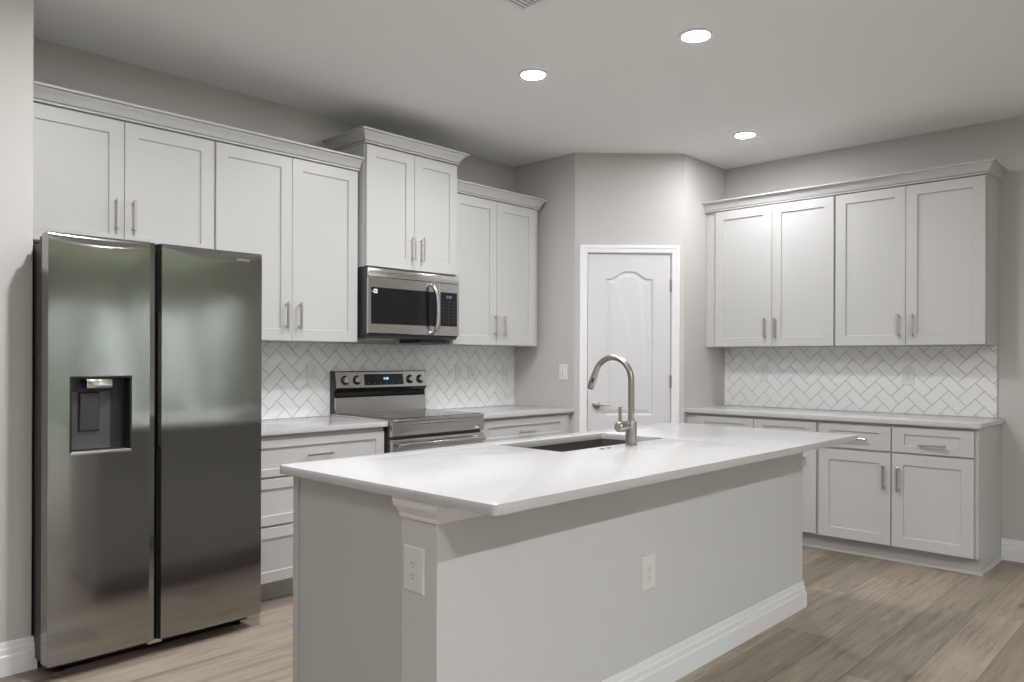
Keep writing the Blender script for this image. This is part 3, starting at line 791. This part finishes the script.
cg = MB().box(2.6965, 2.8435, my + 0.0003, my + 0.0028, 1.5055, 1.7285).build('control_panel', GLASSB, cpo)
def pl_mw(mb, a, b, c, d): mb.box(a, b, my - 0.0003, my + 0.00025, c, d)
DIGIT2 = mat('dim_lit_digits', (0.05, 0.06, 0.08), 0.4, emit=(0.45, 0.6, 1.0), ek=0.35)
seg_digits(pl_mw, '12:00', 2.742, 1.692, 0.017).build('clock_digits', DIGIT2, cg)
mk = MB()
for j, z in enumerate((1.665, 1.645, 1.622, 1.600, 1.578, 1.556, 1.534)):
    for i, u in enumerate((2.715, 2.762, 2.810)): MB().box(u, u + 0.012, my - 0.0003, my + 0.00025, z, z + 0.003).build('key_mark', DIMMARK, cg)
# underside: hood plate and lamp box
hb = atm(MB().box(m0 + 0.004, m1 - 0.004, my + 0.02, -0.02, 1.416, 1.4315, 0.002).build('hood_plate', CHARCOAL, mwv))
MB().box(2.60, 2.835, -0.33, -0.10, 1.392, 1.4155, 0.003).build('grease_filter', CHARCOAL, hb)
MB().box(2.16, 2.40, -0.33, -0.10, 1.410, 1.4155, 0.001).build('grease_filter', PULL, hb)

# ------------------------------------------------------------------ island
IX0, IX1 = 0.733, 3.250
isl = thing('kitchen_island', 'long grey kitchen island with a painted half wall facing the room', 'island', (1.99, -2.26, 0))
IO = Vector((1.99, -2.26, 0))
def ati(o): o.location = -IO; return o
sh = MB(); a, b, c, d, z0, z1 = IX0 + 0.012, IX1 - 0.002, -2.478, -1.902, 0.108, SLAB - 0.001
sh.box(a, a + .018, c, d, z0, z1); sh.box(b - .018, b, c, d, z0, z1); sh.box(a + .018, b - .018, c, c + .018, z0, z1)
sh.box(a + .018, b - .018, d - .018, d, z0, z1); sh.box(a + .018, b - .018, c + .018, d - .018, z0, z0 + .018)
ati(sh.build('cabinet_box', CAB, isl))
ati(MB().box(IX0 + 0.012, IX1 - 0.002, -2.478, -1.975, 0.0, 0.1075).build('toe_kick', CAB, isl))
ati(MB().box(IX0 + 0.0065, IX0 + 0.0115, -2.4775, -1.9045, 0.0, SLAB - 0.001).build('end_panel', CAB, isl))
ati(MB().box(IX0 + 0.001, IX0 + 0.030, -1.9015, -1.870, 0.11, SLAB - 0.004, 0.001).build('front_stile', CAB, isl))
ati(MB().box(IX0, IX1, -2.641, -2.479, 0, SLAB - 0.001, 0.002).build('half_wall', HALFWALL, isl))
CAP = [(0, 0.818), (0.006, 0.818), (0.009, 0.824), (0.009, 0.832), (0.018, 0.846), (0.028, 0.854), (0.032, 0.860), (0.032, 0.866), (0.036, 0.868), (0.036, 0.8825), (0, 0.8825)]
tr = MB().sweep([(IX0 + 0.0005, -2.4785), (IX0 + 0.0005, -2.6405), (IX0 + 0.30, -2.6405)], [(o, h) for o, h in CAP], flat)
cap = ati(tr.build('capital_moulding', TRIM, isl))
ib = MB().sweep([(IX0 - 0.0002, -2.4785), (IX0 - 0.0002, -2.6412), (IX1 + 0.0002, -2.6412), (IX1 + 0.0002, -2.479)], [(o * 1.05, h) for o, h in BBP], flat)
ati(ib.build('baseboard', TRIM, isl))

# island worktop with the sink cut-out
SX0, SX1, SY0, SY1 = 1.680, 2.445, -2.315, -1.948
TX0, TX1, TY0, TY1 = 0.6894, 3.2615, -2.9118, -1.846
bm = bmesh.new()
gx = [TX0, SX0, SX1, TX1]; gy = [TY0, SY0, SY1, TY1]
V = [[bm.verts.new((x, y, SLAB)) for x in gx] for y in gy]
fl = []
for j in range(3):
    for i in range(3):
        if (i, j) != (1, 1): fl.append(bm.faces.new((V[j][i], V[j][i + 1], V[j + 1][i + 1], V[j + 1][i])))
ex = bmesh.ops.extrude_face_region(bm, geom=fl)
for q in ex['geom']:
    if isinstance(q, bmesh.types.BMVert): q.co.z += 0.030
bmesh.ops.recalc_face_normals(bm, faces=bm.faces[:])
def vert_edge(e): return abs(e.verts[0].co.z - e.verts[1].co.z) > 0.01
oc = [e for e in bm.edges if vert_edge(e) and e.verts[0].co.x in (TX0, TX1) or vert_edge(e) and abs(e.verts[0].co.x - TX0) < 1e-4]
oc = [e for e in bm.edges if vert_edge(e) and min(abs(e.verts[0].co.x - TX0), abs(e.verts[0].co.x - TX1)) < 1e-4 and min(abs(e.verts[0].co.y - TY0), abs(e.verts[0].co.y - TY1)) < 1e-4]
ic = [e for e in bm.edges if vert_edge(e) and min(abs(e.verts[0].co.x - SX0), abs(e.verts[0].co.x - SX1)) < 1e-4 and min(abs(e.verts[0].co.y - SY0), abs(e.verts[0].co.y - SY1)) < 1e-4]
bmesh.ops.bevel(bm, geom=oc + ic, offset=0.014, segments=5, affect='EDGES', profile=0.5)
he = [e for e in bm.edges if len(e.link_faces) == 2 and not vert_edge(e) and e.calc_face_angle(0) > 1.0]
bmesh.ops.bevel(bm, geom=he, offset=0.002, segments=2, affect='EDGES', profile=0.5)
tag(MB().bm(bm).build('countertop', QUARTZ), 'large white quartz countertop of the island with a sink cut into it', 'countertop', 'white quartz worktops')

# undermount sink
def rrect(x0, x1, y0, y1, r, z, n=5):
    pts = []
    for cx_, cy_, a0 in ((x1 - r, y1 - r, 0), (x0 + r, y1 - r, 90), (x0 + r, y0 + r, 180), (x1 - r, y0 + r, 270)):
        for k in range(n + 1):
            a = R(a0 + 90 * k / n); pts.append((cx_ + r * math.cos(a), cy_ + r * math.sin(a), z))
    return pts
zt = SLAB - 0.0005; e = 0.004
sk = MB().rings([rrect(SX0 - .02, SX1 + .02, SY0 - .02, SY1 + .02, .03, zt - .002), rrect(SX0 - .02, SX1 + .02, SY0 - .02, SY1 + .02, .03, zt),
                 rrect(SX0 - e, SX1 + e, SY0 - e, SY1 + e, .02, zt), rrect(SX0 - e, SX1 + e, SY0 - e, SY1 + e, .02, zt - .19),
                 rrect(SX0 + .01, SX1 - .01, SY0 + .01, SY1 - .01, .02, zt - .205), rrect(SX0 + .34, SX1 - .34, SY0 + .18, SY1 - .18, .03, zt - .212)], cap0=False)
sink = sk.build('sink', SINKM)
tag(sink, 'dark grey undermount sink set into the island countertop', 'sink')
MB().lathe([(0.045, 0), (0.043, 0.003), (0.030, 0.002), (0.0, 0.001)], ((SX0 + SX1) / 2, (SY0 + SY1) / 2, zt - .2118), 2, 24).build('drain', CHROME, sink)

# faucet
fx, fy, fz = 2.095, -2.362, 0.9142
fc = thing('faucet', 'tall brushed nickel pull-down faucet arching over the island sink', 'faucet', (fx, fy, fz))
MB().lathe([(0.027, 0), (0.027, 0.004), (0.0245, 0.007), (0.0245, 0.100), (0.0235, 0.103), (0.0, 0.103)], (0, 0, 0), 2, 32).build('faucet_body', NICKEL, fc)
pts = [(0, 0, 0.102), (0, 0, 0.20), (0, 0, 0.270)]
Rr = 0.100; zc = 0.281
for k in range(0, 17):
    a = math.pi - R(158) * k / 16
    pts.append((0, Rr + Rr * math.cos(a), zc + Rr * math.sin(a)))
ly, lz = pts[-1][1], pts[-1][2]; dy, dz = math.sin(R(22)), -math.cos(R(22))
MB().tube(pts, 0.0135, 20).build('faucet_neck', NICKEL, fc)
sp = MB().tube([(0, ly + dy * t, lz + dz * t) for t in (0.0005, 0.006, 0.010, 0.078, 0.082)], [0.0135, 0.0140, 0.0150, 0.0160, 0.0150], 20).build('spray_head', NICKEL, fc)
MB().tube([(0, ly + dy * t, lz + dz * t) for t in (0.0825, 0.086)], [0.0135, 0.0130], 18).build('spray_nozzle', BLACK, sp)
# toggle on the side the camera sees
tx = Vector((0, ly + dy * 0.045, lz + dz * 0.045)); tn = Vector((-0.82, -0.55, 0)).normalized()
MB().tube([tx + tn * 0.0145 + Vector((0, dy, dz)) * s for s in (-0.011, 0.011)], 0.0045, 10).build('spray_button', BLACK, sp)
hb_ = MB().lathe([(0.0, 0.020), (0.015, 0.020), (0.015, 0.050), (0.0215, 0.052), (0.0225, 0.056), (0.0225, 0.094), (0.018, 0.100), (0.0, 0.100)], (0, 0, 0.083), 0, 24, -1).build('handle_hub', NICKEL, fc)
MB().tube([(-0.082, 0, 0.096), (-0.082, 0, 0.13), (-0.082, 0.001, 0.168)], [0.0078, 0.0076, 0.0072], 12).build('lever', NICKEL, hb_)
for nm, x, q in (('left', 1.863, 0), ('right', 1.908, 1)):
    o = MB().lathe([(0.011, 0), (0.011, 0.002), (0.009, 0.004), (0.005, 0.0035), (0.0, 0.003)], (0, 0, 0), 2, 20).build('hole_cover', CHROME)
    o.location = (x, -2.378, 0.9142)
    tag(o, ('small round metal cap on the island countertop, farther from the faucet', 'small round metal cap on the island countertop, closer to the faucet')[q], 'cap', 'caps by the sink')

# ------------------------------------------------------------------ outlets and switches (local: x right, -y out, z up)
def outlet(loc, rz, label, w_=0.076, h_=0.122, kind='duplex', m=PLASTIC, group='wall outlets', name='wall_outlet', cat='outlet'):
    r = thing(name, label, cat, loc, rz, group)
    pl = MB().rings([rr4(-w_ / 2, w_ / 2, -h_ / 2, h_ / 2, -0.0004), rr4(-w_ / 2, w_ / 2, -h_ / 2, h_ / 2, -0.003), rr4(-w_ / 2 + .004, w_ / 2 - .004, -h_ / 2 + .004, h_ / 2 - .004, -0.006)])
    pl.build('cover_plate', m, r)
    if kind == 'rocker':
        MB().rings([rr4(-.0165, .0165, -.033, .033, -.0058), rr4(-.0165, .0165, -.033, .033, -.008), rr4(-.0155, .0155, -.032, .032, -.0105)]).build('rocker', m, r)
        MB().box(-.006, .006, -.0112, -.0104, -.024, -.021).build('indicator', SLOT, r)
    else:
        b = MB().box(-.0165, .0165, -.0075, -.0058, -.0335, .0335, .001).build('receptacle', m, r)
        s = MB()
        for z in (.017, -.017):
            s.box(-.0075, -.0055, -.0078, -.0074, z - .001, z + .007); s.box(.0055, .0075, -.0078, -.0074, z - .001, z + .006)
            s.lathe([(.0024, 0), (.0024, .0004)], (0, -.0074, z - .0085), 1, 10, -1)
        s.build('slots', SLOT, b)
    for z in (-0.048, 0.048) if kind == 'rocker' else (0.0415, -0.0415):
        MB().lathe([(.0028, 0), (.0024, .0008), (0, .001)], (0, -.0059, z), 1, 10, -1).build('screw', m, r)
    return r
sy = -0.0092
outlet((1.974, sy, 1.190), 0, 'white outlet on the backsplash tile left of the range', m=TILEPLATE)
outlet((3.245, sy, 1.186), 0, 'white outlet on the backsplash tile just right of the range, beside a switch plate', m=TILEPLATE)
outlet((3.377, sy, 1.188), 0, 'white switch plate on the backsplash tile beside the outlet right of the range', kind='rocker', m=TILEPLATE, group='wall switches', name='wall_switch', cat='switch')
outlet((3.750, sy, 1.172), 0, 'white outlet at the right end of the backsplash behind the range, by the pantry wall', m=TILEPLATE)
outlet((XB + sy, -1.555, 1.181), -math.pi / 2, 'white outlet on the right-wall backsplash, under the cabinet nearest the pantry', m=TILEPLATE)
outlet((XB + sy, -2.618, 1.177), -math.pi / 2, 'white outlet on the right-wall backsplash, under the cabinet at the open end', m=TILEPLATE)
outlet((XR, -0.522, 1.186), -math.pi / 2, 'white rocker switch on the painted wall left of the pantry door', kind='rocker', group='wall switches', name='wall_switch', cat='switch')
outlet((IX0, -2.541, 0.671), -math.pi / 2 + math.pi, 'white outlet on the narrow end of the island half wall', w_=0.094, h_=0.133) if False else None
r = outlet((IX0, -2.541, 0.671), math.pi * 1.5, 'white outlet on the narrow end of the island half wall', w_=0.090, h_=0.133)
outlet((1.807, -2.641, 0.465), 0, 'white outlet low on the long front of the island half wall', w_=0.090, h_=0.131)

# ------------------------------------------------------------------ ceiling lights and vent
LAB = ['round recessed ceiling light in front of the range, leftmost of the three lit lights',
       'round recessed ceiling light over the island sink, highest and largest of the three lit lights',
       'round recessed ceiling light in front of the right-wall cabinets, nearest the pantry door',
       'round recessed ceiling light between the refrigerator and the island, above the view',
       'added round recessed ceiling light left of the island, unseen beside the camera',
       'added round recessed ceiling light behind the camera, first of its row from the left',
       'round recessed ceiling light behind the camera, second of its row from the left',
       'round recessed ceiling light behind the camera, third of its row from the left',
       'round recessed ceiling light behind the camera, last of its row, nearest the right wall']
for (x, y, k_), lab in zip(LIGHTS, LAB):
    r = thing('recessed_light', lab, 'ceiling light', (x, y, CEIL), 0, 'recessed ceiling lights')
    MB().sweep([(0.065 * math.cos(2 * math.pi * k / 40), 0.065 * math.sin(2 * math.pi * k / 40)) for k in range(40)][::-1],
               [(-o, h) for o, h in ((0, -0.0003), (0.020, -0.0003), (0.019, -0.004), (0.004, -0.008), (0, -0.008))], flat, True).build('trim_ring', TRIM, r)
    MB().lathe([(0.064, -0.0004), (0.064, -0.006), (0.058, -0.0068), (0, -0.007)], (0, 0, 0), 2, 40).build('lens', lens_mat(k_), r)
r = thing('ceiling_vent', 'white slatted air vent in the ceiling at the top edge of the view', 'vent', (1.692, -2.085, CEIL), 0)
v = MB().box(-0.115, 0.115, -0.115, 0.115, -0.004, -0.0004)
v.build('backing_plate', GROUT, r)
v = MB()
for a, b, c, d in ((-.14, .14, -.14, -.11), (-.14, .14, .11, .14), (-.14, -.11, -.11, .11), (.11, .14, -.11, .11)): v.box(a, b, c, d, -0.012, -0.0004, 0.001)
v.build('vent_frame', TRIM, r)
v = MB()
for k in range(10):
    y = -0.10 + k * 0.0222
    v.prism([(y, -0.006), (y + 0.010, -0.006), (y + 0.012, -0.009), (y + 0.002, -0.009)], 0, -0.1095, 0.1095)
v.build('slats', TRIM, r)
